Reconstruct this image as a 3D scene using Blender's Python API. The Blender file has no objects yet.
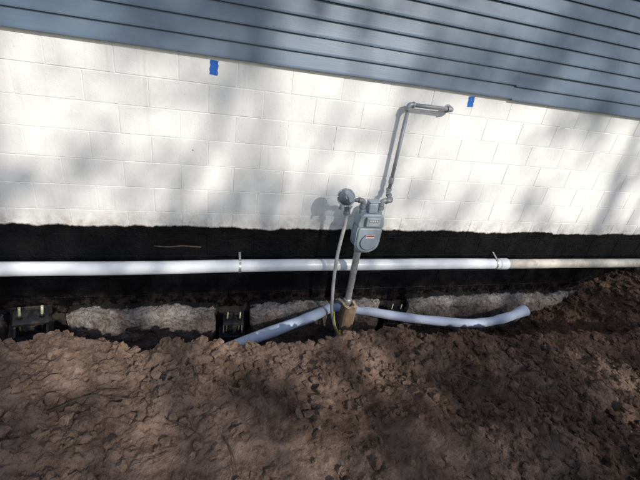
import bpy, math, random
import numpy as np
from mathutils import Vector, Matrix, noise as mn
random.seed(7); rng=np.random.default_rng(7)
sc=bpy.context.scene
COL=sc.collection
# ---------------------------------------------------------------- helpers
def link(o,parent=None):
    COL.objects.link(o)
    if parent: o.parent=parent
    return o
def empty(name):
    e=bpy.data.objects.new(name,None); COL.objects.link(e); return e
def mesh_obj(name,verts,faces,mat=None,parent=None,smooth=False):
    me=bpy.data.meshes.new(name)
    me.from_pydata([tuple(v) for v in verts],[],[tuple(f) for f in faces]); me.update()
    if smooth: me.polygons.foreach_set('use_smooth',[True]*len(me.polygons))
    o=bpy.data.objects.new(name,me); link(o,parent)
    if mat: me.materials.append(mat)
    return o
def grid_mesh(name,P,mat,parent=None,smooth=True,flip=False):
    n,m,_=P.shape
    me=bpy.data.meshes.new(name)
    idx=np.arange(n*m).reshape(n,m)
    q=np.stack([idx[:-1,:-1],idx[1:,:-1],idx[1:,1:],idx[:-1,1:]],-1).reshape(-1,4)
    if flip: q=q[:,::-1]
    me.vertices.add(n*m); me.vertices.foreach_set('co',P.reshape(-1).astype(np.float32))
    me.loops.add(q.size); me.loops.foreach_set('vertex_index',q.reshape(-1).astype(np.int32))
    me.polygons.add(len(q)); me.polygons.foreach_set('loop_start',np.arange(0,q.size,4,dtype=np.int32))
    me.polygons.foreach_set('loop_total',np.full(len(q),4,dtype=np.int32))
    me.update(calc_edges=True); me.validate()
    me.polygons.foreach_set('use_smooth',[smooth]*len(me.polygons))
    o=bpy.data.objects.new(name,me); link(o,parent); me.materials.append(mat); return o
def catmull(pts,n=8):
    pts=[Vector(p) for p in pts]
    P=[pts[0]*2-pts[1]]+pts+[pts[-1]*2-pts[-2]]
    out=[]
    for i in range(1,len(P)-2):
        for k in range(n):
            t=k/n
            a,b,c,d=P[i-1],P[i],P[i+1],P[i+2]
            out.append(0.5*((2*b)+(c-a)*t+(2*a-5*b+4*c-d)*t*t+(3*b-a-3*c+d)*t**3))
    out.append(pts[-1]); return out
def tube_data(pts,r,seg=16,cap=True,squash=1.0):
    pts=[Vector(p) for p in pts]; n=len(pts)
    rs=r if isinstance(r,(list,tuple)) else [r]*n
    V=[];F=[]
    t0=(pts[1]-pts[0]).normalized()
    ref=Vector((0,0,1)) if abs(t0.z)<.9 else Vector((1,0,0))
    u=t0.cross(ref).normalized()
    for i in range(n):
        if i==0: t=(pts[1]-pts[0])
        elif i==n-1: t=(pts[-1]-pts[-2])
        else: t=(pts[i+1]-pts[i]).normalized()+(pts[i]-pts[i-1]).normalized()
        t.normalize()
        u=(u-t*u.dot(t)).normalized(); v=t.cross(u)
        for k in range(seg):
            a=2*math.pi*k/seg
            V.append(pts[i]+u*(math.cos(a)*rs[i])+v*(math.sin(a)*rs[i]*squash))
    for i in range(n-1):
        for k in range(seg):
            k2=(k+1)%seg
            F.append((i*seg+k,i*seg+k2,(i+1)*seg+k2,(i+1)*seg+k))
    if cap:
        F.append(tuple(range(seg))[::-1]); F.append(tuple(range((n-1)*seg,n*seg)))
    return V,F
def tube(name,pts,r,mat,parent=None,seg=16,cap=True,squash=1.0):
    V,F=tube_data(pts,r,seg,cap,squash)
    o=mesh_obj(name,V,F,mat,parent)
    for p in o.data.polygons:
        p.use_smooth=len(p.vertices)==4
    return o
def cyl(name,p1,p2,r,mat,parent=None,seg=24,bev=0.0):
    p1=Vector(p1);p2=Vector(p2)
    if bev>0:
        d=(p2-p1).normalized()*bev
        return tube(name,[p1,p1+d*.3,p1+d,p2-d,p2-d*.3,p2],[r-bev,r-bev*.3,r,r,r-bev*.3,r-bev],mat,parent,seg)
    return tube(name,[p1,p2],r,mat,parent,seg)
def box(name,c,s,mat,parent=None,bev=0.004,rot=None):
    x,y,z=[a/2 for a in s]
    V=[Vector((i,j,k)) for i in(-x,x) for j in(-y,y) for k in(-z,z)]
    if rot is not None: V=[rot@v for v in V]
    V=[v+Vector(c) for v in V]
    F=[(0,1,3,2),(4,6,7,5),(0,4,5,1),(2,3,7,6),(0,2,6,4),(1,5,7,3)]
    o=mesh_obj(name,V,F,mat,parent)
    if bev>0:
        m=o.modifiers.new('b','BEVEL'); m.width=bev; m.segments=2
    return o
_perm=rng.random((256,256))
def vnoise(x,y,seed=0):
    x=x+seed*17.31; y=y+seed*9.77
    xi=np.floor(x).astype(int); yi=np.floor(y).astype(int)
    fx=x-xi; fy=y-yi
    fx=fx*fx*fx*(fx*(fx*6-15)+10); fy=fy*fy*fy*(fy*(fy*6-15)+10)
    g=lambda a,b:_perm[a&255,b&255]
    return ((g(xi,yi)*(1-fx)+g(xi+1,yi)*fx)*(1-fy)+(g(xi,yi+1)*(1-fx)+g(xi+1,yi+1)*fx)*fy)*2-1
def rotn(x,y,f,seed):
    a=seed*1.3+.5
    return vnoise((x*math.cos(a)-y*math.sin(a))*f,(x*math.sin(a)+y*math.cos(a))*f,seed)
# ---------------------------------------------------------------- material helpers
def newmat(name):
    m=bpy.data.materials.new(name); m.use_nodes=True
    nt=m.node_tree; b=nt.nodes['Principled BSDF']
    return m,nt,b
def N(nt,t,**kw):
    n=nt.nodes.new(t)
    for k,v in kw.items():
        if k in n.inputs: n.inputs[k].default_value=v
        else: setattr(n,k,v)
    return n
def noise(nt,vec,scale,detail=4,rough=.6):
    n=N(nt,'ShaderNodeTexNoise'); n.inputs['Scale'].default_value=scale
    n.inputs['Detail'].default_value=detail; n.inputs['Roughness'].default_value=rough
    nt.links.new(vec,n.inputs['Vector']); return n.outputs['Fac']
def ramp(nt,fac,stops):
    r=nt.nodes.new('ShaderNodeValToRGB'); e=r.color_ramp.elements
    while len(e)<len(stops): e.new(.5)
    for el,(p,c) in zip(e,stops):
        el.position=p; el.color=(c,c,c,1) if not isinstance(c,tuple) else (*c,1)
    nt.links.new(fac,r.inputs['Fac']); return r.outputs['Color']
def mix(nt,fac,a,b,typ='MIX'):
    m=nt.nodes.new('ShaderNodeMix'); m.data_type='RGBA'; m.blend_type=typ
    for s,i in ((fac,0),(a,6),(b,7)):
        if isinstance(s,(int,float)): m.inputs[i].default_value=s
        elif isinstance(s,tuple): m.inputs[i].default_value=(*s,1)
        else: nt.links.new(s,m.inputs[i])
    return m.outputs[2]
def math_(nt,op,a,b=0.0,c=None):
    m=nt.nodes.new('ShaderNodeMath'); m.operation=op
    for s,i in ((a,0),(b,1),(c,2)):
        if s is None: continue
        if isinstance(s,(int,float)): m.inputs[i].default_value=s
        else: nt.links.new(s,m.inputs[i])
    return m.outputs[0]
def objc(nt): return nt.nodes.new('ShaderNodeTexCoord').outputs['Object']
def bump(nt,b,h,strength,dist,prev=None):
    n=nt.nodes.new('ShaderNodeBump'); n.inputs['Strength'].default_value=strength; n.inputs['Distance'].default_value=dist
    nt.links.new(h,n.inputs['Height'])
    if prev is not None: nt.links.new(prev,n.inputs['Normal'])
    nt.links.new(n.outputs[0],b.inputs['Normal']); return n.outputs[0]
def simple(name,c1,c2,scale=12,rough=.5,metal=0.0,bs=.2,bd=.002,bscale=80,dirt=None,dscale=6,dlo=.5,dhi=.65):
    m,nt,b=newmat(name); v=objc(nt)
    c=mix(nt,ramp(nt,noise(nt,v,scale),[(.35,0.),(.65,1.)]),c1,c2)
    if dirt: c=mix(nt,ramp(nt,noise(nt,v,dscale,6,.7),[(dlo,0.),(dhi,1.)]),c,dirt)
    nt.links.new(c,b.inputs['Base Color']); b.inputs['Roughness'].default_value=rough; b.inputs['Metallic'].default_value=metal
    if bs>0: bump(nt,b,noise(nt,v,bscale,3),bs,bd)
    return m
# ---------------------------------------------------------------- materials
def mat_soil():
    m,nt,b=newmat('soil'); v=objc(nt)
    big=noise(nt,v,1.5,5,.6); mid=noise(nt,v,11,7,.72); fine=noise(nt,v,60,4,.75)
    mf=ramp(nt,mid,[(.3,0.),(.7,1.)])
    dry_lit=mix(nt,mf,(.160,.098,.068),(.365,.250,.188))  # drier soil, with the soft light on the left painted in as paler tones
    moist_dark=mix(nt,mf,(.052,.031,.022),(.165,.104,.075))
    sx=nt.nodes.new('ShaderNodeSeparateXYZ'); nt.links.new(v,sx.inputs[0])
    g=math_(nt,'MULTIPLY_ADD',sx.outputs['X'],.20,-.04)  # left to right: from dry and painted lit to moister and darker
    g=math_(nt,'ADD',g,math_(nt,'MULTIPLY_ADD',big,3.4,-1.42))
    g2=math_(nt,'MULTIPLY_ADD',sx.outputs['Z'],-1.4,-.1)  # tone also darkens towards the trench bottom
    g=math_(nt,'ADD',g,math_(nt,'MAXIMUM',g2,0.0))
    dark_fac=ramp(nt,g,[(.2,0.),(.75,1.)])
    c=mix(nt,dark_fac,dry_lit,moist_dark)
    dk=math_(nt,'MULTIPLY',ramp(nt,fine,[(.34,.6),(.52,0.)]),ramp(nt,mid,[(.35,1.),(.6,.2)]))
    c=mix(nt,dk,c,(.026,.017,.013))
    c=mix(nt,ramp(nt,fine,[(.60,0.),(.74,.35)]),c,(.38,.27,.21))
    ln=nt.nodes.new('ShaderNodeVectorMath'); ln.operation='LENGTH'; nt.links.new(v,ln.inputs[0])
    far=ramp(nt,math_(nt,'MULTIPLY_ADD',math_(nt,'ADD',ln.outputs['Value'],math_(nt,'MULTIPLY',big,4.)),.1,-1.1),[(.0,0.),(.2,1.)])
    gr=mix(nt,mid,(.03,.055,.015),(.09,.11,.035))
    c=mix(nt,far,c,gr)
    nt.links.new(c,b.inputs['Base Color']); b.inputs['Roughness'].default_value=.95
    b.inputs['Specular IOR Level'].default_value=.15
    h=math_(nt,'MULTIPLY_ADD',mid,2.4,fine)
    bump(nt,b,h,1.,.012)
    return m
SOIL=mat_soil()
def mat_blocks():
    m,nt,b=newmat('painted_block'); v=objc(nt)
    sx=nt.nodes.new('ShaderNodeSeparateXYZ'); nt.links.new(v,sx.inputs[0]); z=sx.outputs['Z']
    geo=nt.nodes.new('ShaderNodeNewGeometry')
    base=mix(nt,geo.outputs['Random Per Island'],(.775,.768,.75),(.83,.822,.80))
    base=mix(nt,ramp(nt,noise(nt,v,3.5,6,.7),[(.48,0.),(.72,.38)]),base,(.60,.58,.54))
    mp=N(nt,'ShaderNodeMapping'); mp.inputs['Scale'].default_value=(9,1,.8); nt.links.new(v,mp.inputs['Vector'])
    base=mix(nt,ramp(nt,noise(nt,mp.outputs[0],1.5,5,.7),[(.56,0.),(.75,.35)]),base,(.54,.51,.46))
    base=mix(nt,ramp(nt,noise(nt,v,45,3,.7),[(.66,0.),(.74,.8)]),base,(.44,.42,.39))
    mp2=N(nt,'ShaderNodeMapping'); mp2.inputs['Scale'].default_value=(1,1,.35); nt.links.new(v,mp2.inputs['Vector'])
    e1=noise(nt,mp2.outputs[0],3,6,.6); e2=noise(nt,mp2.outputs[0],30,4,.6)
    edge=math_(nt,'ADD',math_(nt,'MULTIPLY_ADD',e1,.10,-.05),math_(nt,'MULTIPLY_ADD',e2,.022,-.011))
    zz=math_(nt,'ADD',z,edge)
    gr=nt.nodes.new('ShaderNodeMapRange'); gr.inputs[1].default_value=.46; gr.inputs[2].default_value=.26; nt.links.new(zz,gr.inputs[0])
    n12=noise(nt,v,12,6,.7)
    gf=math_(nt,'MULTIPLY',gr.outputs[0],ramp(nt,n12,[(.42,.02),(.66,.7)]))
    base=mix(nt,gf,base,(.36,.29,.21))
    br=nt.nodes.new('ShaderNodeMapRange'); br.inputs[1].default_value=.270; br.inputs[2].default_value=.260; nt.links.new(zz,br.inputs[0])
    base=mix(nt,math_(nt,'MULTIPLY',br.outputs[0],.8),base,(.12,.075,.045))
    tf=nt.nodes.new('ShaderNodeMapRange'); tf.inputs[1].default_value=.259; tf.inputs[2].default_value=.255; nt.links.new(zz,tf.inputs[0])
    tar=mix(nt,ramp(nt,n12,[(.60,0.),(.8,.4)]),(.0022,.0022,.003),(.016,.013,.011))
    lo=nt.nodes.new('ShaderNodeMapRange'); lo.inputs[1].default_value=-.35; lo.inputs[2].default_value=-.60; nt.links.new(zz,lo.inputs[0])
    lf=math_(nt,'MULTIPLY',lo.outputs[0],ramp(nt,n12,[(.48,0.),(.62,.8)]))
    tar=mix(nt,lf,tar,(.09,.065,.05))
    c=mix(nt,tf.outputs[0],base,tar)
    nt.links.new(c,b.inputs['Base Color'])
    tr=ramp(nt,noise(nt,v,7,4,.6),[(.4,.30),(.65,.6)])
    nt.links.new(mix(nt,tf.outputs[0],(.75,.75,.75),tr),b.inputs['Roughness'])
    b.inputs['Specular IOR Level'].default_value=.22
    h=math_(nt,'MULTIPLY_ADD',noise(nt,v,30,5,.65),math_(nt,'MULTIPLY_ADD',tf.outputs[0],1.8,.6),math_(nt,'MULTIPLY',noise(nt,v,170,2,.7),.35))
    bump(nt,b,h,.6,.006)
    return m
BLOCK=mat_blocks()
def mat_siding():
    m,nt,b=newmat('vinyl_siding'); v=objc(nt)
    geo=nt.nodes.new('ShaderNodeNewGeometry')
    c=mix(nt,geo.outputs['Random Per Island'],(.096,.142,.206),(.112,.162,.228))
    mp=N(nt,'ShaderNodeMapping'); mp.inputs['Scale'].default_value=(.6,1,14); nt.links.new(v,mp.inputs['Vector'])
    gr=noise(nt,mp.outputs[0],9,5,.6)
    c=mix(nt,ramp(nt,gr,[(.4,0.),(.7,.35)]),c,(.145,.195,.255))
    c=mix(nt,ramp(nt,noise(nt,v,5,6,.7),[(.52,0.),(.8,.35)]),c,(.22,.24,.26))
    nt.links.new(c,b.inputs['Base Color']); b.inputs['Roughness'].default_value=.42
    bump(nt,b,gr,.25,.002); return m
SIDING=mat_siding()
PVC=simple('white_pvc',(.78,.80,.82),(.84,.85,.86),8,.28,dirt=(.50,.45,.40),dscale=7,dlo=.60,dhi=.85,bs=.05)
PVCD=simple('muddy_pvc',(.66,.58,.46),(.78,.73,.63),14,.5,dirt=(.36,.27,.19),dscale=9,dlo=.50,dhi=.76)
def mat_foot():
    m,nt,b=newmat('footing_concrete'); v=objc(nt)
    n1=noise(nt,v,6,8,.74); n2=noise(nt,v,45,4,.7)
    c=mix(nt,ramp(nt,n1,[(.36,0.),(.62,1.)]),(.12,.094,.08),(.40,.36,.33))
    c=mix(nt,ramp(nt,n2,[(.38,.65),(.5,0.)]),c,(.05,.037,.03))
    sx=nt.nodes.new('ShaderNodeSeparateXYZ'); nt.links.new(v,sx.inputs[0])
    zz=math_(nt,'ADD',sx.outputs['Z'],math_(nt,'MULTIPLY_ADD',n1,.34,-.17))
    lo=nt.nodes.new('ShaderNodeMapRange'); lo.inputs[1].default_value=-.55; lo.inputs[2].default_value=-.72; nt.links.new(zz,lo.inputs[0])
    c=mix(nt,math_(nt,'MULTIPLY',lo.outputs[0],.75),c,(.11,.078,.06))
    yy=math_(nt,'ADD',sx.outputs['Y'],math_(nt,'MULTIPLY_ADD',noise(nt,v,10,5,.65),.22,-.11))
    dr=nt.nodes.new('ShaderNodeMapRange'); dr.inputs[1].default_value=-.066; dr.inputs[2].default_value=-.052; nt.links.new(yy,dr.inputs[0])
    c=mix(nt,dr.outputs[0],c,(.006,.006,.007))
    nt.links.new(c,b.inputs['Base Color']); b.inputs['Roughness'].default_value=.9
    bump(nt,b,math_(nt,'MULTIPLY_ADD',n1,2.,n2),1.,.014); return m
FOOT=mat_foot()
NOTCH=simple('notch_soil_shade',(.010,.009,.009),(.05,.038,.03),12,.9,bs=.6,bd=.01)  # dark soil behind the piers, near black to paint in the hole's shade
GRAYP=simple('gray_painted_steel',(.27,.29,.31),(.34,.36,.38),30,.5,.25,dirt=(.17,.14,.12),dscale=14,dlo=.6,dhi=.75)
METER=simple('meter_gray_paint',(.33,.39,.43),(.40,.46,.50),20,.5,.1,bs=.15,dirt=(.24,.24,.22),dscale=10,dlo=.54,dhi=.76)
FOIL=simple('galvanised_steel',(.48,.48,.47),(.68,.68,.67),35,.42,.7,bs=.7,bd=.006,bscale=45,dirt=(.30,.26,.22),dscale=16,dlo=.55,dhi=.7)
LGRAY=simple('service_tube_gray',(.42,.41,.39),(.56,.55,.53),22,.6,dirt=(.26,.19,.14),dscale=12,dlo=.55,dhi=.75)
HOSE=simple('blue_hose_fabric',(.52,.60,.75),(.59,.665,.80),6,.65,bs=.15,bd=.003,bscale=50,dirt=(.40,.37,.37),dscale=5,dlo=.54,dhi=.80)
STEEL=simple('black_steel',(.014,.016,.019),(.045,.048,.052),20,.42,.3,dirt=(.13,.095,.07),dscale=14,dlo=.50,dhi=.7)
ZINC=simple('yellow_zinc_rod',(.42,.43,.20),(.55,.56,.38),30,.4,.3,dirt=(.2,.15,.1),dscale=20)
TAPE=simple('blue_painters_tape',(.01,.10,.44),(.015,.13,.50),30,.6)
WOOD=simple('weathered_wood',(.20,.135,.085),(.30,.215,.145),18,.85,bs=.6,bd=.006,bscale=40,dirt=(.10,.07,.05),dscale=10,dlo=.45,dhi=.65)
WOODT=simple('cut_wood_end',(.36,.27,.17),(.44,.35,.24),24,.85,bs=.4)
YEL=simple('yellow_wire',(.70,.62,.04),(.75,.70,.08),20,.45,bs=0)
WHITE=simple('white_label',(.7,.7,.68),(.75,.74,.72),20,.5,bs=0)
RED=simple('red_label',(.45,.06,.04),(.5,.08,.05),20,.5,bs=0)
GLASS=simple('index_glass',(.03,.035,.04),(.06,.065,.07),20,.08,bs=0)
ROOT=simple('root_bark',(.045,.03,.022),(.11,.078,.056),40,.9,bs=.5)
STONE=simple('stone',(.12,.09,.075),(.25,.21,.18),14,.85,bs=.5,bd=.005,bscale=60)
TARC=simple('tar_crumb',(.008,.008,.01),(.02,.018,.018),20,.5,bs=.5)
SHINGLE=simple('roof_shingle',(.06,.06,.06),(.11,.10,.10),30,.9)
TRIM=simple('white_trim',(.72,.72,.7),(.78,.78,.76),10,.5)
BARK=simple('tree_bark',(.07,.05,.035),(.14,.11,.08),8,.95,bs=.8,bd=.03,bscale=14)
m,nt,b=newmat('leaves'); geo=nt.nodes.new('ShaderNodeNewGeometry')
nt.links.new(mix(nt,geo.outputs['Random Per Island'],(.035,.065,.018),(.10,.12,.035)),b.inputs['Base Color']); b.inputs['Roughness'].default_value=.6
LEAF=m
# ---------------------------------------------------------------- ground
def interp(x,xp,fp): return np.interp(x,xp,fp)
def loose(x,y): return rotn(x,y,1.6,31)*1.1+.50+.08*x
def ground_h(x,y,detail=True):
    x=np.asarray(x,float); y=np.asarray(y,float)
    lip=interp(x,[-2,-1.1,-.3,.1,.5,1.3,2.2,3.0,3.6,6],[-1.0,-1.03,-1.10,-1.13,-1.10,-1.15,-1.20,-1.27,-1.33,-1.4])
    lip=lip+.06*vnoise(x*1.7,x*0+3.1,3)+.03*vnoise(x*5,x*0+1.1,4)
    floor=interp(x,[-7,-6,-1.6,0,3.0,3.5,4.3,5.45,7,9],[0,-.8,-.9,-1.0,-.98,-.86,-.55,-.13,.05,.1])
    t=np.clip((y-lip)/.42,0,1); t=t*t*(3-2*t)
    top=interp(x,[-3,-1.1,-.3,.3,.9,2.0,2.6,3.2,5,8],[0,-.01,.01,-.03,-.055,-.035,-.055,-.035,0,0.05])
    top=top*np.clip((y+3)/1.5,0,1)
    s=top+(floor-top)*t
    fade=np.exp(-np.maximum(0,np.hypot(x-1.5,y+1)-5)/6)
    amp=fade*.8+.2
    s=s+amp*(.055*rotn(x,y,1.3,1)+.034*rotn(x,y,3.1,2))
    if detail:
        rg=.50+.50*np.clip(loose(x,y),0,1.1)
        wx=x+.02*rotn(x,y,12,41); wy=y+.02*rotn(x,y,12,42)
        n=.024*rotn(wx,wy,6.5,5)*(.6+.4*rg)
        n=n+rg*(.015*rotn(wx,wy,13,6)+.010*rotn(wx,wy,24,9))
        n=n+(.45+.55*rg)*(.0060*rotn(x,y,42,10)+.0050*rotn(x,y,70,13)+.0036*rotn(x,y,105,15))
        r=1-np.abs(rotn(wx,wy,7,7)); n=n-.014*r**4*rg
        c=np.clip(rotn(wx,wy,15,11)-.3,0,1); n=n+.046*c*np.clip(rotn(x,y,2.7,12)+.3,0,1)*rg
        c=np.clip(rotn(wx,wy,31,17)-.35,0,1); n=n+.028*c*rg
        s=s+n*fade
    inside=np.clip((y-.12)/.1,0,1)
    lvl=np.where((x>-7)&(x<11),-.05,0)
    s=s*(1-inside)+lvl*inside
    return s
def axis(lo,hi,step,far):
    c=list(np.arange(lo,hi+1e-6,step)); d=step; a=c[-1]
    while a<far: d*=1.25; a+=d; c.append(a)
    d=step; a=c[0]; L=[]
    while a>-far: d*=1.25; a-=d; L.append(a)
    return np.array(L[::-1]+c)
xs=axis(-1.8,5.9,.0078,600); ys=axis(-2.45,.05,.0078,600)
X,Y=np.meshgrid(xs,ys,indexing='ij')
Z=ground_h(X,Y)
fd=np.exp(-np.maximum(0,np.hypot(X-1.5,Y+1)-4)/1.0)
X2=X+fd*.006*rotn(X,Y,22,21)+fd*.003*rotn(X,Y,60,22); Y2=Y+fd*.006*rotn(X,Y,22,23)+fd*.003*rotn(X,Y,60,24)
grid_mesh('ground',np.stack([X2,Y2,Z],-1),SOIL,None,True)
import bmesh
def ico(sub):
    bm=bmesh.new(); bmesh.ops.create_icosphere(bm,subdivisions=sub,radius=1)
    bv=np.array([v.co[:] for v in bm.verts]); bf=np.array([[v.index for v in f.verts] for f in bm.faces]); bm.free(); return bv,bf
def lump_field(name,n,xr,yr,smin,smax,mat,power=2.5,sink=.35,seed=1,flat=.75,clump=False):
    r=np.random.default_rng(seed)
    I1=ico(1); I2=ico(2)
    V=[];F=[];off=0
    xsr=r.uniform(*xr,n); ysr=r.uniform(*yr,n)
    if clump:
        k=(loose(xsr,ysr)+r.uniform(-.5,.7,n))>.12
        xsr=xsr[k]; ysr=ysr[k]
    zs=ground_h(xsr,ysr)
    for i in range(len(xsr)):
        x=xsr[i]; y=ysr[i]
        s=smin+(smax-smin)*r.random()**power
        z=float(zs[i])
        bv,bf=(I2 if s>.012 else I1)
        if s>.012:
            o=Vector((r.uniform(-99,99),r.uniform(-99,99),0))
            d=np.array([mn.noise(Vector(v)*1.3+o)*.7+mn.noise(Vector(v)*3.1+o)*.4 for v in bv])
        else: d=r.uniform(-.4,.4,len(bv))
        vv=bv*(1+d)[:,None]*np.array([r.uniform(.7,1.3),r.uniform(.7,1.3),flat*r.uniform(.7,1.2)])*s
        a=r.uniform(0,6.28); ca,sa=math.cos(a),math.sin(a)
        vv=vv@np.array([[ca,-sa,0],[sa,ca,0],[0,0,1]]).T
        vv=vv+np.array([x,y,z+s*(.5-sink)])
        V.append(vv); F.append(bf+off); off+=len(bv)
    V=np.concatenate(V);F=np.concatenate(F)
    return mesh_obj(name,V,F.tolist(),mat,smooth=False)
lump_field('soil_clods',19000,(-1.8,4.2),(-2.4,-.75),.0022,.032,SOIL,7,.3,1,.75,True)
lump_field('mound_clods',1900,(3.2,6.0),(-1.4,-.05),.005,.05,SOIL,5,.3,2)
lump_field('stones',110,(-1.6,4.2),(-2.3,-1.0),.003,.014,STONE,3,.4,3,.6)
def cluster(name,spots,mat,seed):
    r=np.random.default_rng(seed); V=[];F=[];off=0
    bv,bf=ico(1)
    for (cx,cy,rad,n,smax) in spots:
        for i in range(n):
            x=cx+r.normal()*rad; y=cy+r.normal()*rad*.6; s=r.uniform(.3,1)**2*smax
            vv=bv*(1+r.uniform(-.35,.35,(len(bv),1)))*np.array([1,r.uniform(.6,1),.5])*s+np.array([x,y,float(ground_h(x,y))+s*.2])
            V.append(vv);F.append(bf+off);off+=len(bv)
    return mesh_obj(name,np.concatenate(V),np.concatenate(F).tolist(),mat)
cluster('tar_crumbs',[(-.22,-1.32,.05,60,.014),(-.1,-1.25,.03,20,.010),(2.55,-1.35,.06,60,.024),(0.1,-1.2,.05,14,.010),(1.2,-1.5,.3,20,.008),(3.0,-1.4,.10,20,.012)],TARC,5)
def roots():
    r=random.Random(3); V=[];F=[]
    specs=[((-.72,-1.50),(-.33,-1.46),.005),((-.68,-1.46),(-.45,-1.56),.004),((-.60,-1.49),(-.40,-1.40),.003),((-.2,-1.6),(-.02,-1.72),.004),((.1,-1.75),(.13,-1.95),.004),((.55,-1.35),(.8,-1.3),.003),((1.5,-1.5),(1.75,-1.62),.004),((2.2,-1.35),(2.5,-1.5),.004),((3.6,-1.0),(4.1,-.8),.007),((4.2,-.9),(4.6,-1.05),.006)]
    for i in range(90):
        x=r.uniform(-1,3.6);y=r.uniform(-2.2,-1.1);a=r.uniform(0,6.28);l=r.uniform(.04,.18)
        specs.append(((x,y),(x+l*math.cos(a),y+l*math.sin(a)),r.uniform(.0009,.0026)))
    for (a,b_,rad) in specs:
        pts=[];n=9;ph=r.uniform(0,6)
        L=math.hypot(b_[0]-a[0],b_[1]-a[1])
        for k in range(n):
            t=k/(n-1); x=a[0]+(b_[0]-a[0])*t+math.sin(t*5+ph)*L*.07; y=a[1]+(b_[1]-a[1])*t+math.cos(t*7+ph)*L*.06
            pts.append(Vector((x,y,float(ground_h(x,y,True))*.6+.4*float(ground_h(x,y,False))+rad+.008+.012*math.sin(t*3.1))))
        v,f=tube_data(pts,[rad*(1-.6*k/(n-1)) for k in range(n)],6)
        o=len(V);V+=v;F+=[tuple(i+o for i in q) for q in f]
    mesh_obj('roots',V,F,ROOT,smooth=True)
roots()
# ---------------------------------------------------------------- house
house=empty('house')
X0,X1=-7.0,11.0
def block_wall():
    V=[];F=[]
    g=.0024; bv=.0028; zlow=-.61
    r=random.Random(5)
    k=0
    z=zlow
    while z<1.62:
        off=0 if k%2==0 else .2
        x=X0-off
        while x<X1:
            a=max(x+g,X0);c=min(x+.4-g,X1)
            if c-a>.03:
                z0=z+g;z1=z+.2-g; y=r.uniform(-.0012,.0008); t=r.uniform(-.001,.001)
                o=len(V)
                V+=[(a,.012,z0),(c,.012,z0),(c,.012,z1),(a,.012,z1),
                    (a+bv*.25,y+bv*.8,z0+bv*.25),(c-bv*.25,y+bv*.8,z0+bv*.25),(c-bv*.25,y+bv*.8,z1-bv*.25),(a+bv*.25,y+bv*.8,z1-bv*.25),
                    (a+bv,y+t,z0+bv),(c-bv,y,z0+bv),(c-bv,y-t,z1-bv),(a+bv,y,z1-bv)]
                for s in (0,4):
                    for e in range(4):
                        e2=(e+1)%4; F.append((o+s+e,o+s+e2,o+s+4+e2,o+s+4+e))
                F.append((o+8,o+9,o+10,o+11))
            x+=.4
        z+=.2;k+=1
    mesh_obj('foundation_blocks',V,F,BLOCK,house)
    mesh_obj('mortar',[(X0,.0030,-1.15),(X1,.0030,-1.15),(X1,.0030,1.62),(X0,.0030,1.62)],[(0,1,2,3)],BLOCK,house)
    box('foundation_core',((X0+X1)/2,.13,.23),(X1-X0-.02,.22,2.7),BLOCK,house,0)
    box('foundation_side',(X0+.1,4.24,.3),(.2,8.0,2.6),BLOCK,house,0)
    box('foundation_side',(X1-.1,4.24,.3),(.2,8.0,2.6),BLOCK,house,0)
    box('foundation_back',((X0+X1)/2,8.35,.3),(X1-X0,.2,2.6),BLOCK,house,0)
block_wall()
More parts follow.
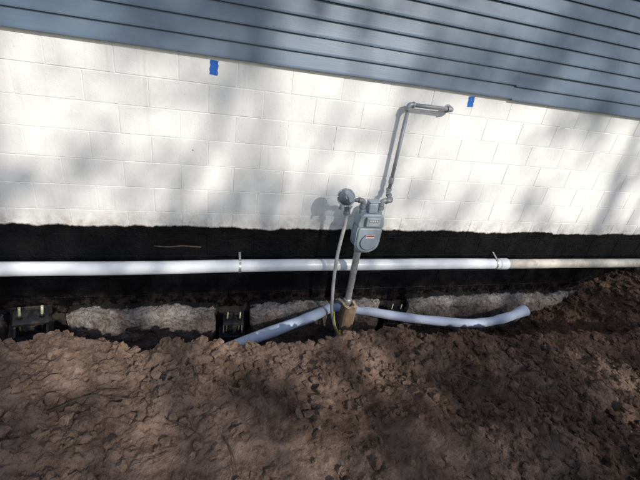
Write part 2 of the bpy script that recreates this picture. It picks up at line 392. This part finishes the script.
def siding():
    lap=.112; zb=1.575; rows=26; V=[];F=[]
    r=random.Random(11)
    seams_for={0:[2.55,-1.3,6.2],1:[.7,4.4,-3.0],2:[5.3,1.65,-2.0],3:[3.5,-.2,7.3]}
    for p in range(rows//2):
        sm=seams_for.get(p,[r.uniform(-6,0),r.uniform(1,4),r.uniform(5,9)])
        ed=[X0-.02]+sorted(sm)+[X1+.02]
        for s in range(len(ed)-1):
            a=ed[s]; c=ed[s+1]+(.03 if s<len(ed)-2 else 0)
            dy=-.0028 if s%2 else 0
            dz=r.uniform(-.002,.002)
            if p==0 and s==2: dz=-.010; dy=-.004
            n=max(2,int((c-a)/.25))
            prof=[]
            for l in range(2):
                z=zb+(2*p+l)*lap
                prof+=[(-.014,z+.006),(-.030,z+.001),(-.0335,z+.003),(-.034,z+.009),(-.0335,z+.018),(-.026,z+lap*.55),(-.0175,z+lap-.001)]
            o=len(V); m_=len(prof)
            for i in range(n+1):
                x=a+(c-a)*i/n
                w=.0028*mn.noise(Vector((x*1.4,p*3.7+s,0)))
                w2=.0026*mn.noise(Vector((x*1.1,p*5.7+s,9)))
                for (y,z) in prof: V.append((x,y+dy+w,z+dz+w2))
            for i in range(n):
                for j in range(m_-1):
                    F.append((o+i*m_+j,o+(i+1)*m_+j,o+(i+1)*m_+j+1,o+i*m_+j+1))
    mesh_obj('siding',V,F,SIDING,house)
    zt=zb+rows*lap
    box('sheathing',((X0+X1)/2,4.2,(1.6+zt)/2+.005),(X1-X0-.05,8.42,zt-1.61),SIDING,house,0)
    box('starter_strip',((X0+X1)/2,-.006,1.592),(X1-X0,.010,.05),TRIM,house,0)
    e=.45; xa,xb=X0-.4,X1+.4; ya,yb=-e,8.4+e; rz=zt+2.2
    V=[(xa,ya,zt),(xb,ya,zt),(xb,4.2,rz),(xa,4.2,rz),(xa,yb,zt),(xb,yb,zt),
       (xa,ya,zt+.14),(xb,ya,zt+.14),(xb,4.2,rz+.14),(xa,4.2,rz+.14),(xa,yb,zt+.14),(xb,yb,zt+.14)]
    F=[(6,7,8,9),(9,8,11,10),(0,3,2,1),(3,4,5,2),(0,1,7,6),(4,10,11,5),(0,6,9,3),(3,9,10,4),(1,2,8,7),(2,5,11,8)]
    mesh_obj('roof',V,F,SHINGLE,house)
    mesh_obj('gable',[(X0,.01,zt),(X0,8.39,zt),(X0,4.2,rz-.02),(X1,.01,zt),(X1,8.39,zt),(X1,4.2,rz-.02)],[(0,2,1),(3,4,5)],SIDING,house)
    for wx in (-4.2,8.0):
        box('window_glass',(wx,-.045,3.1),(.9,.02,1.1),GLASS,house,0)
        for dx in(-.5,.5): box('window_frame',(wx+dx,-.05,3.1),(.1,.05,1.3),TRIM,house,.004)
        for dz in(-.6,.6,0): box('window_rail',(wx,-.052,3.1+dz),(.9,.04,.1 if dz else .05),TRIM,house,.004)
siding()
def rough_block(name,x0,x1,y0,y1,z0,z1,mat,parent,amp=.02,step=.018,seed=0):
    nx=max(2,int((x1-x0)/step))
    prof=[]
    for k in range(int((z1-z0)/step)+1): prof.append((y0,z0+k*step))
    m_=int((y1-y0)/step)+1
    for k in range(1,m_+1): prof.append((y0+(y1-y0)*k/m_,z1))
    P=np.zeros((nx+3,len(prof),3))
    for i in range(nx+3):
        ii=min(max(i-1,0),nx); x=x0+(x1-x0)*ii/nx
        endf=(i==0 or i==nx+2)
        big=mn.noise(Vector((x*2.1+seed,1,2)))
        for j,(y,z) in enumerate(prof):
            v=Vector((x*1+seed,y,z))
            rid=1-abs(mn.noise(v*6))*2
            n1=mn.noise(v*3)*1.5+mn.noise(v*10)*.9+mn.noise(v*27)*.4+mn.noise(v*60)*.2+rid*.35
            er=max(0,1-abs(z-z1)/.06-max(0,(y-y0))/.06)*(1+big*1.5)
            side=max(0,1-min(x-x0,x1-x)/.035)
            yy=y-n1*amp+er*.02+side*.02*(1+n1) if not endf else y1+.03
            zz=z+(mn.noise(v*7+Vector((5,5,5)))*.9+mn.noise(v*30)*.4)*amp+big*.04-er*.012-side*.012
            xx=x+mn.noise(v*8+Vector((9,1,5)))*amp*1.4
            if y>y1-.02: yy=y1+.02
            P[i,j]=(xx,yy,zz)
    return grid_mesh(name,P,mat,parent,smooth=False,flip=False)
segs=[(-2.6,-1.56),(-1.12,.08),(.40,1.74),(2.06,5.2)]
for i,(a,c) in enumerate(segs):
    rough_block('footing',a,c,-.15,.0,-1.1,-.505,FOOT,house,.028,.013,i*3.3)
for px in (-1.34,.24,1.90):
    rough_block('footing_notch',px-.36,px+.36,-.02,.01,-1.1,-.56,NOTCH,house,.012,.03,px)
# ---------------------------------------------------------------- drain pipe on wall
pp=empty('white_drain_pipe'); pz=-.078; py=-.082
def sag(x): return pz+.006*math.sin(x*1.3)+.003*math.sin(x*3.1)
tube('pipe',[(x,py,sag(x)) for x in np.linspace(-6.8,3.18,60)],.057,PVC,pp,32)
tube('coupling',[(3.07,py,sag(3.1)),(3.075,py,sag(3.1)),(3.18,py,sag(3.15)),(3.185,py,sag(3.15))],[.058,.0625,.0625,.058],PVC,pp,32)
tube('muddy_pipe',[(x,py,sag(3.18)-.012*(x-3.18)/3) for x in np.linspace(3.17,7.2,20)],.055,PVCD,pp,32)
def strap(x):
    pts=[Vector((x,-.003,pz+.10))]
    for k in range(13):
        pts.append(Vector((x,py-.060*math.sin(math.radians(10+k*14)),pz+.060*math.cos(math.radians(10+k*14)))))
    pts.append(Vector((x,-.003,pz-.07)))
    V=[];F=[]
    for p in pts: V+=[(p.x-.010,p.y,p.z),(p.x+.010,p.y,p.z)]
    for i in range(len(pts)-1): F.append((2*i,2*i+1,2*i+3,2*i+2))
    o=mesh_obj('hanger_strap',V,F,FOIL,pp); s=o.modifiers.new('s','SOLIDIFY'); s.thickness=.0025; s.offset=0
    cyl('strap_nail',(x,-.002,pz+.09),(x,-.010,pz+.09),.006,FOIL,pp,10)
for x in (.28,3.02,-2.4): strap(x)
# ---------------------------------------------------------------- blue hose
hp=catmull([(-.35,-.60,-.80),(-.05,-.56,-.72),(.18,-.50,-.635),(.63,-.40,-.545),(.95,-.28,-.525),(1.2,-.125,-.55),(1.35,-.10,-.575),(1.62,-.17,-.590),(1.95,-.27,-.60),(2.35,-.35,-.615),(2.7,-.40,-.625),(2.95,-.40,-.615),(3.2,-.38,-.58),(3.42,-.34,-.54)],10)
hr=[.053+.0022*math.sin(i*.5)+.004*mn.noise(Vector((i*.3,0,0))) for i in range(len(hp))]
for k in range(14): hr[-1-k]+=.014*(1-k/14)**2
bh=empty('blue_drain_hose')
tube('hose',hp,hr,HOSE,bh,28,False,.88)
din=(hp[-1]-hp[-2]).normalized()
tube('hose_inner',[hp[-1]-din*.15,hp[-1]-din*.001],[.04,hr[-1]-.004],STEEL,bh,28,True,.88)
tube('hose_lip',[hp[-1]-din*.004,hp[-1]+din*.003],[hr[-1]-.003,hr[-1]+.0015],HOSE,bh,28,False,.88)
# ---------------------------------------------------------------- gas meter assembly
gm=empty('gas_meter')
mx,my=1.335,-.26
def extr_outline(name,pts,y0,y1,mat,parent,bev=.01):
    n=len(pts); V=[(x,y0,z) for x,z in pts]+[(x,y1,z) for x,z in pts]
    F=[tuple(range(n)),tuple(range(2*n-1,n-1,-1))]+[(i,n+i,n+(i+1)%n,(i+1)%n) for i in range(n)]
    o=mesh_obj(name,V,F,mat,parent)
    if bev: 
        b_=o.modifiers.new('b','BEVEL'); b_.width=bev; b_.segments=3; b_.limit_method='ANGLE'; b_.angle_limit=math.radians(50)
        for p in o.data.polygons: p.use_smooth=True
        o.modifiers.new('w','WEIGHTED_NORMAL')
    return o
out=[]
for k in range(17):
    a=math.pi+math.pi*k/16; out.append((mx+.105*math.cos(a),.285+.085*math.sin(a)))
out+=[(mx+.108,.40),(mx+.10,.435),(mx-.10,.435),(mx-.108,.40)]
extr_outline('meter_body',out,my-.075,my+.075,METER,gm,.014)
out2=[(mx+(x-mx)*1.09,.31+(z-.31)*1.08) for x,z in out]
extr_outline('body_flange_front',out2,my-.058,my-.048,METER,gm,.003)
extr_outline('body_flange_back',out2,my+.048,my+.058,METER,gm,.003)
cyl('diaphragm_cover',(mx,my-.076,.305),(mx,my-.088,.305),.078,METER,gm,32,.010)
for k in range(10):
    a=2*math.pi*k/10
    cyl('flange_bolt',(mx+.112*math.cos(a)*.98,my-.056,.312+.112*math.sin(a)),(mx+.112*math.cos(a)*.98,my-.066,.312+.112*math.sin(a)),.0065,FOIL,gm,6)
extr_outline('upper_housing',[(mx-.115,.437),(mx+.115,.437),(mx+.12,.47),(mx+.105,.545),(mx+.07,.563),(mx-.07,.563),(mx-.105,.545),(mx-.12,.47)],my-.070,my+.070,METER,gm,.012)
box('index_box',(mx,my-.085,.502),(.125,.035,.082),METER,gm,.008)
box('index_window',(mx,my-.1035,.517),(.085,.004,.026),GRAYP,gm,.002)
for k in range(4): cyl('dial',(mx-.03+k*.020,my-.105,.517),(mx-.03+k*.020,my-.1067,.517),.006,WHITE,gm,12)
box('rating_label',(mx+.002,my-.0905,.365),(.080,.003,.030),WHITE,gm,0)
box('warning_label',(mx+.002,my-.0925,.371),(.074,.002,.011),RED,gm,0)
box('rating_plate',(mx,my-.104,.482),(.085,.002,.012),LGRAY,gm,0)
box('reading_module',(mx-.005,my-.02,.612),(.085,.075,.09),METER,gm,.012,Matrix.Rotation(math.radians(-6),3,'Y'))
box('module_lid',(mx-.001,my-.02,.663),(.092,.082,.012),METER,gm,.004,Matrix.Rotation(math.radians(-6),3,'Y'))
def nut(name,p,axis_,r,h,mat=GRAYP):
    p=Vector(p);a=Vector(axis_).normalized()
    return cyl(name,p-a*h/2,p+a*h/2,r,mat,gm,6,.003)
for s in(-1,1):
    x=mx+s*.083
    cyl('port',(x,my,.545),(x,my,.60),.022,METER,gm,20)
    nut('swivel_nut',(x,my,.60),(0,0,1),.032,.030)
def elbow(name,p,d1,d2,r=.021):
    p=Vector(p);d1=Vector(d1).normalized();d2=Vector(d2).normalized()
    pts=[p+d1*.045,p+d1*.025]+[p+d1*.025*(1-t)**2+d2*.025*t**2 for t in(.25,.5,.75)]+[p+d2*.025,p+d2*.045]
    tube(name,pts,r,GRAYP,gm,18)
    for d in(d1,d2): cyl(name+'_collar',p+d*.032,p+d*.048,r+.005,GRAYP,gm,18,.002)
xl=mx-.083; xr=mx+.083
elbow('elbow_inlet',(xl,my,.66),(0,0,-1),(-1,0,.0))
cyl('inlet_nipple',(xl-.04,my,.66),(1.15,my,.66),.0165,GRAYP,gm)
RC=Vector((1.085,my,.675))
cyl('regulator_body',RC+Vector((.07,0,-.015)),RC+Vector((-.05,0,-.015)),.026,METER,gm,20,.004)
fd_=Vector((-.15,-.9,.42)).normalized()
cyl('regulator_case_rear',RC+fd_*.005,RC+fd_*.028,.070,METER,gm,36,.006)
cyl('regulator_rim',RC+fd_*.026,RC+fd_*.034,.076,GRAYP,gm,36,.002)
cyl('regulator_case_front',RC+fd_*.034,RC+fd_*.052,.066,METER,gm,36,.012)
cyl('regulator_bonnet',RC+fd_*.050,RC+fd_*.085,.028,METER,gm,24,.005)
cyl('regulator_cap',RC+fd_*.085,RC+fd_*.098,.022,GRAYP,gm,6,.003)
cyl('regulator_vent',RC+Vector((-.03,-.03,-.02)),RC+Vector((-.05,-.05,-.085)),.012,GRAYP,gm,14)
for k in range(8):
    a=2*math.pi*k/8; u=fd_.cross(Vector((0,0,1))).normalized(); w=u.cross(fd_)
    q=RC+(u*math.cos(a)+w*math.sin(a))*.070
    cyl('regulator_bolt',q+fd_*.030,q+fd_*.040,.005,FOIL,gm,6)
cyl('stop_valve',(1.10,my,.655),(1.115,my,.56),.020,GRAYP,gm,18,.003)
nut('valve_nut',(1.118,my,.545),(0.15,0,-1),.030,.03)
cyl('valve_key',(1.115,my-.02,.595),(1.115,my-.05,.595),.012,GRAYP,gm,10)
box('valve_key_tab',(1.115,my-.058,.595),(.012,.018,.035),GRAYP,gm,.002)
tube('service_tube',catmull([(1.12,my,.56),(1.123,my,.42),(1.112,my,.25),(1.105,my-.005,.08),(1.11,my-.015,-.12),(1.125,my-.02,-.3),(1.14,my-.03,-.45),(1.19,my-.05,-.62),(1.27,my-.08,-.78),(1.36,my-.1,-.95)],10),.0155,LGRAY,gm,14)
tube('riser_pipe',catmull([(1.297,my+.01,-.43),(1.300,my+.01,-.2),(1.296,my+.008,0),(1.292,my,.19)],8),[.031+.0022*mn.noise(Vector((i*.9,3,0))) for i in range(25)],FOIL,gm,20)
cyl('riser_collar',(1.292,my,.175),(1.292,my,.225),.040,GRAYP,gm,8,.004)
cyl('riser_lower_collar',(1.297,my+.01,-.40),(1.297,my+.01,-.35),.040,FOIL,gm,20,.004)
yo=-.075; xo=1.558; zo=1.432
elbow('elbow_outlet',(xr,my,.665),(0,0,-1),(1,.0,0))
cyl('outlet_nipple',(xr+.04,my,.665),(1.475,my,.665),.0165,GRAYP,gm)
elbow('elbow_turn',(1.50,my,.665),(-1,0,0),(0.25,1,0))
cyl('outlet_return',(1.511,my+.045,.665),(1.545,yo-.045,.665),.0165,GRAYP,gm)
elbow('elbow_up',(xo-.002,yo,.665),(-.25,-1,0),(0,0,1))
cyl('outlet_vertical',(xo,yo,.70),(xo,yo,zo-.03),.0165,GRAYP,gm,20)
cyl('coupling',(xo,yo,.76),(xo,yo,.815),.0225,GRAYP,gm,18,.003)
elbow('elbow_top',(xo,yo,zo),(0,0,-1),(1,0,0))
cyl('outlet_horizontal',(xo+.03,yo,zo),(1.94,yo,zo),.0165,GRAYP,gm,20)
elbow('elbow_wall',(1.965,yo,zo),(-1,0,0),(0,1,0))
cyl('wall_sleeve',(1.965,yo+.03,zo),(1.965,.01,zo),.019,GRAYP,gm,18)
cyl('wall_flange',(1.965,-.006,zo),(1.965,.004,zo),.034,GRAYP,gm,20,.002)
wp=empty('wooden_post')
def post(cx,cy,z0,z1,w):
    V=[];F=[];n=24;L=14
    for j in range(L+1):
        z=z0+(z1-z0)*j/L
        for k in range(n):
            a=2*math.pi*k/n
            sq=1/max(abs(math.cos(a)),abs(math.sin(a))); rr=w*min(sq,1.22)
            rr*=1+.05*mn.noise(Vector((math.cos(a)*3,math.sin(a)*3,z*2)))
            V.append((cx+rr*math.cos(a)+.02*(j/L-.5),cy+rr*math.sin(a),z+(.02*mn.noise(Vector((math.cos(a)*2,math.sin(a)*2,7))) if j==L else 0)))
    for j in range(L):
        for k in range(n):
            k2=(k+1)%n;F.append((j*n+k,j*n+k2,(j+1)*n+k2,(j+1)*n+k))
    mesh_obj('post',V,F,WOOD,wp)
    top=V[L*n:]; inner=[(cx+.01+(x-cx-.01)*.62,cy+(y-cy)*.62,z+.003) for x,y,z in top]
    deep=[(x,y,z-.06) for x,y,z in inner]
    VV=list(top)+inner+deep
    FF=[(k,(k+1)%n,n+(k+1)%n,n+k) for k in range(n)]+[(n+k,n+(k+1)%n,2*n+(k+1)%n,2*n+k) for k in range(n)]+[tuple(range(2*n,3*n))]
    mesh_obj('post_end_grain',VV,FF,WOODT,wp)
post(1.30,-.285,-1.08,-.39,.066)
yw=empty('yellow_tracer_wire')
tube('wire',catmull([(1.16,-.30,-.46),(1.17,-.36,-.56),(1.22,-.40,-.66),(1.30,-.42,-.76),(1.37,-.42,-.84),(1.40,-.40,-.92)],8),.0065,YEL,yw,8)
tube('wire_loop',catmull([(1.22,-.38,-.62),(1.25,-.43,-.74),(1.33,-.45,-.83),(1.43,-.45,-.86),(1.47,-.42,-.93)],8),.0055,YEL,yw,8)
# ---------------------------------------------------------------- tape / wall bits
def tape(x,z,w,h,rot):
    R=Matrix.Rotation(rot,3,'Y'); n=6; P=np.zeros((n+1,n+1,3))
    for i in range(n+1):
        for j in range(n+1):
            v=R@Vector(((i/n-.5)*w,0,(j/n-.5)*h))
            curl=.010*max(0,(abs(j/n-.5)-.3))*(1 if j>n/2 else .4)
            P[i,j]=(x+v.x+(.003*math.sin(j*2.1) if i in(0,n) else 0),-.0035-curl*.8,z+v.z)
    grid_mesh('blue_tape',P,TAPE,None,True,False)
tape(.036,1.505,.055,.095,.06); tape(2.175,1.510,.055,.085,-.1)
anc=empty('wall_anchor'); cyl('bolt',(-.11,.002,.91),(-.11,-.006,.91),.003,ROOT,anc,8); cyl('washer',(-.11,.001,.91),(-.11,-.002,.91),.005,LGRAY,anc,14)
tube('tarred_root',catmull([(-.42,-.012,.085),(-.3,-.018,.08),(-.2,-.014,.088),(-.05,-.012,.075)],6),.006,ROOT,None,8)
# ---------------------------------------------------------------- foundation pier brackets
def pier(x,y,z,yaw,scale=1.0,tilt=0):
    e=empty('foundation_pier_bracket')
    def B(n,c,s,mat=STEEL,bev=.003,rot=None): return box(n,c,s,mat,e,bev,rot)
    B('base_plate',(0,0,-.10),(.26,.20,.016))
    B('back_plate',(0,.095,-.03),(.24,.014,.16))
    for s in(-1,1):
        V=[(s*.085,-.095,-.092),(s*.085,.088,-.092),(s*.085,.088,.06),(s*.085,.03,.06),(s*.085,-.095,-.05)]
        V+=[(a+.012*s,b_,c) for a,b_,c in V]
        F=[(0,1,2,3,4),(9,8,7,6,5)]+[(i,(i+1)%5,5+(i+1)%5,5+i) for i in range(5)]
        mesh_obj('gusset',V,F,STEEL,e)
        cyl('threaded_rod',(s*.062,-.03,-.08),(s*.062,-.03,.17),.0085,ZINC,e,12)
        cyl('rod_nut',(s*.062,-.03,.078),(s*.062,-.03,.098),.017,STEEL,e,6)
        cyl('rod_nut_low',(s*.062,-.03,.030),(s*.062,-.03,.046),.017,STEEL,e,6)
    B('cap_plate',(0,-.03,.064),(.20,.13,.022))
    cyl('pier_sleeve',(0,-.03,-.45),(0,-.03,.03),.052,STEEL,e,24,.003)
    cyl('pier_tube',(0,-.03,-.6),(0,-.03,.053),.04,STEEL,e,24)
    e.location=(x,y,z); e.rotation_euler=(math.radians(tilt),math.radians(tilt*.8),yaw); e.scale=(scale,)*3
    return e
pier(-1.30,-.24,-.46,.30,1.1,10)
pier(.235,-.17,-.64,0.0,.9,3)
pier(1.905,-.15,-.64,-.1,.8,0)
# ---------------------------------------------------------------- trees (behind the camera, toward the sun)
SUN_EL=math.radians(33); SUN_AZ=math.radians(24)
sd=Vector((math.sin(SUN_AZ)*math.cos(SUN_EL),-math.cos(SUN_AZ)*math.cos(SUN_EL),math.sin(SUN_EL)))
BRIGHT=[(.9,1.25,.68),(.2,1.15,.52),(-.65,1.3,.36),(-1.3,1.1,.38),(-.6,.9,.24),(3.6,.75,.34),(4.1,1.15,.32),(1.9,1.1,.36),(2.8,.6,.26),(-.4,.45,.15),(2.8,1.3,.32),(4.9,.7,.32),(0.6,-1.0,.3),(-1.2,-.9,.45),(1.6,-1.6,.3)]
def wallproj(p):
    t=p.y/sd.y
    q=p-sd*t; return q.x,q.z
def tree(base,height,cr,nclump,seed,cfrac,keep=.03):
    r=random.Random(seed); e=empty('tree')
    b0=Vector((base[0],base[1],0)); V=[];F=[]
    def add(pts,rs,seg=8):
        v,f=tube_data(pts,rs,seg); o=len(V); V.extend(v); F.extend([tuple(i+o for i in q) for q in f])
    th=height*.42
    tr=[b0+Vector((.15*math.sin(k*.9+seed),.15*math.cos(k*1.1),th*k/8*1.0-(.2 if k==0 else 0))) for k in range(9)]
    add(tr,[.38*(1-.055*k)+(.12 if k==0 else 0) for k in range(9)],12)
    cc=b0+Vector((0,0,height*cfrac)); cz=height*.30
    tips=[]
    for i in range(14):
        a=i*2.399+r.uniform(-.3,.3); rad=cr*r.uniform(.45,.9); zz=r.uniform(-.55,.9)
        f_=math.sqrt(max(.1,1-zz*zz*.7))
        end=cc+Vector((math.cos(a)*rad*f_,math.sin(a)*rad*f_,zz*cz))
        st=tr[r.randint(5,8)]
        midp=st.lerp(end,.5)+Vector((r.uniform(-.4,.4),r.uniform(-.4,.4),r.uniform(.1,.7)))
        L=catmull([st,midp,end],6); add(L,[.12*(1-.85*k/(len(L)-1)) for k in range(len(L))],7)
        for j in range(6):
            s=L[r.randint(4,len(L)-1)]; e2=s+Vector((r.gauss(0,1),r.gauss(0,1),r.gauss(.25,.7))).normalized()*r.uniform(.7,1.9)
            m2=s.lerp(e2,.5)+Vector((r.uniform(-.12,.12),)*3)
            add([s,m2,e2],[.03,.018,.007],5); tips+=[e2,m2]
    mesh_obj('trunk_and_limbs',V,F,BARK,e,True)
    lv=[];lf=[]
    for i in range(nclump):
        if i<len(tips): c=tips[i].copy()
        else:
            while True:
                q=Vector((r.uniform(-1,1),r.uniform(-1,1),r.uniform(-1,1)))
                if .15<q.length<1: break
            c=cc+Vector((q.x*cr,q.y*cr,q.z*cz))
        wx,wz=wallproj(c)
        if any((wx-bx)**2+(wz-bz)**2<br*br for bx,bz,br in BRIGHT) and r.random()>keep: continue
        cs=r.uniform(.12,.34)
        for k in range(int(27*cs/.3)):
            p=c+Vector((r.gauss(0,.5),r.gauss(0,.5),r.gauss(0,.4)))*cs
            u=Vector((r.gauss(0,1),r.gauss(0,1),r.gauss(0,1))).normalized(); w=u.cross(Vector((r.gauss(0,1),r.gauss(0,1),r.gauss(0,1)))).normalized()
            s=r.uniform(.045,.08); o=len(lv)
            lv+= [p-u*s,p+w*s*.6,p+u*s*1.1,p-w*s*.6]; lf.append((o,o+1,o+2,o+3))
    mesh_obj('foliage',lv,lf,LEAF,e)
    return e
for (px,pz,t,cr,n,s) in [(-1.8,-.1,22,3.8,470,1),(4.4,.1,24,4.3,570,2),(1.5,-.9,28,4.3,360,3),(10.5,.5,25,4.3,340,4),(-8.5,.5,23,4.1,300,5)]:
    q=Vector((px,0,pz))+sd*t
    tree((q.x,q.y),q.z/.66,cr,n,s,.66)
# ---------------------------------------------------------------- light / camera
w=bpy.data.worlds.new('World'); sc.world=w; w.use_nodes=True; nt=w.node_tree
sky=nt.nodes.new('ShaderNodeTexSky'); sky.sky_type='NISHITA'; sky.sun_disc=False
sky.sun_elevation=SUN_EL; sky.sun_rotation=math.pi-SUN_AZ
bg=nt.nodes['Background']; bg.inputs['Strength'].default_value=.145; nt.links.new(sky.outputs[0],bg.inputs['Color'])
sl=bpy.data.lights.new('sun','SUN'); sl.energy=4.1; sl.angle=math.radians(.55); sl.color=(1,.945,.87)
so=bpy.data.objects.new('sun',sl); COL.objects.link(so); so.rotation_euler=sd.to_track_quat('Z','Y').to_euler()
cd=bpy.data.cameras.new('camera'); cam=bpy.data.objects.new('camera',cd); COL.objects.link(cam)
cd.sensor_width=36; cd.lens=36*377/640; cd.clip_start=.05; cd.clip_end=3000
R=Vector((.9578,-.2506,.1401)); U=Vector((-.0091,.4616,.8870)); Fw=Vector((.2870,.8509,-.4400))
R.normalize(); Fw=(Fw-R*Fw.dot(R)).normalized(); U=R.cross(Fw).normalized()
M=Matrix((( R.x,U.x,-Fw.x,0),(R.y,U.y,-Fw.y,-3.0),(R.z,U.z,-Fw.z,1.7),(0,0,0,1)))
cam.matrix_world=M
sc.camera=cam
sc.view_settings.view_transform='Standard'; sc.view_settings.look='None'; sc.view_settings.exposure=0
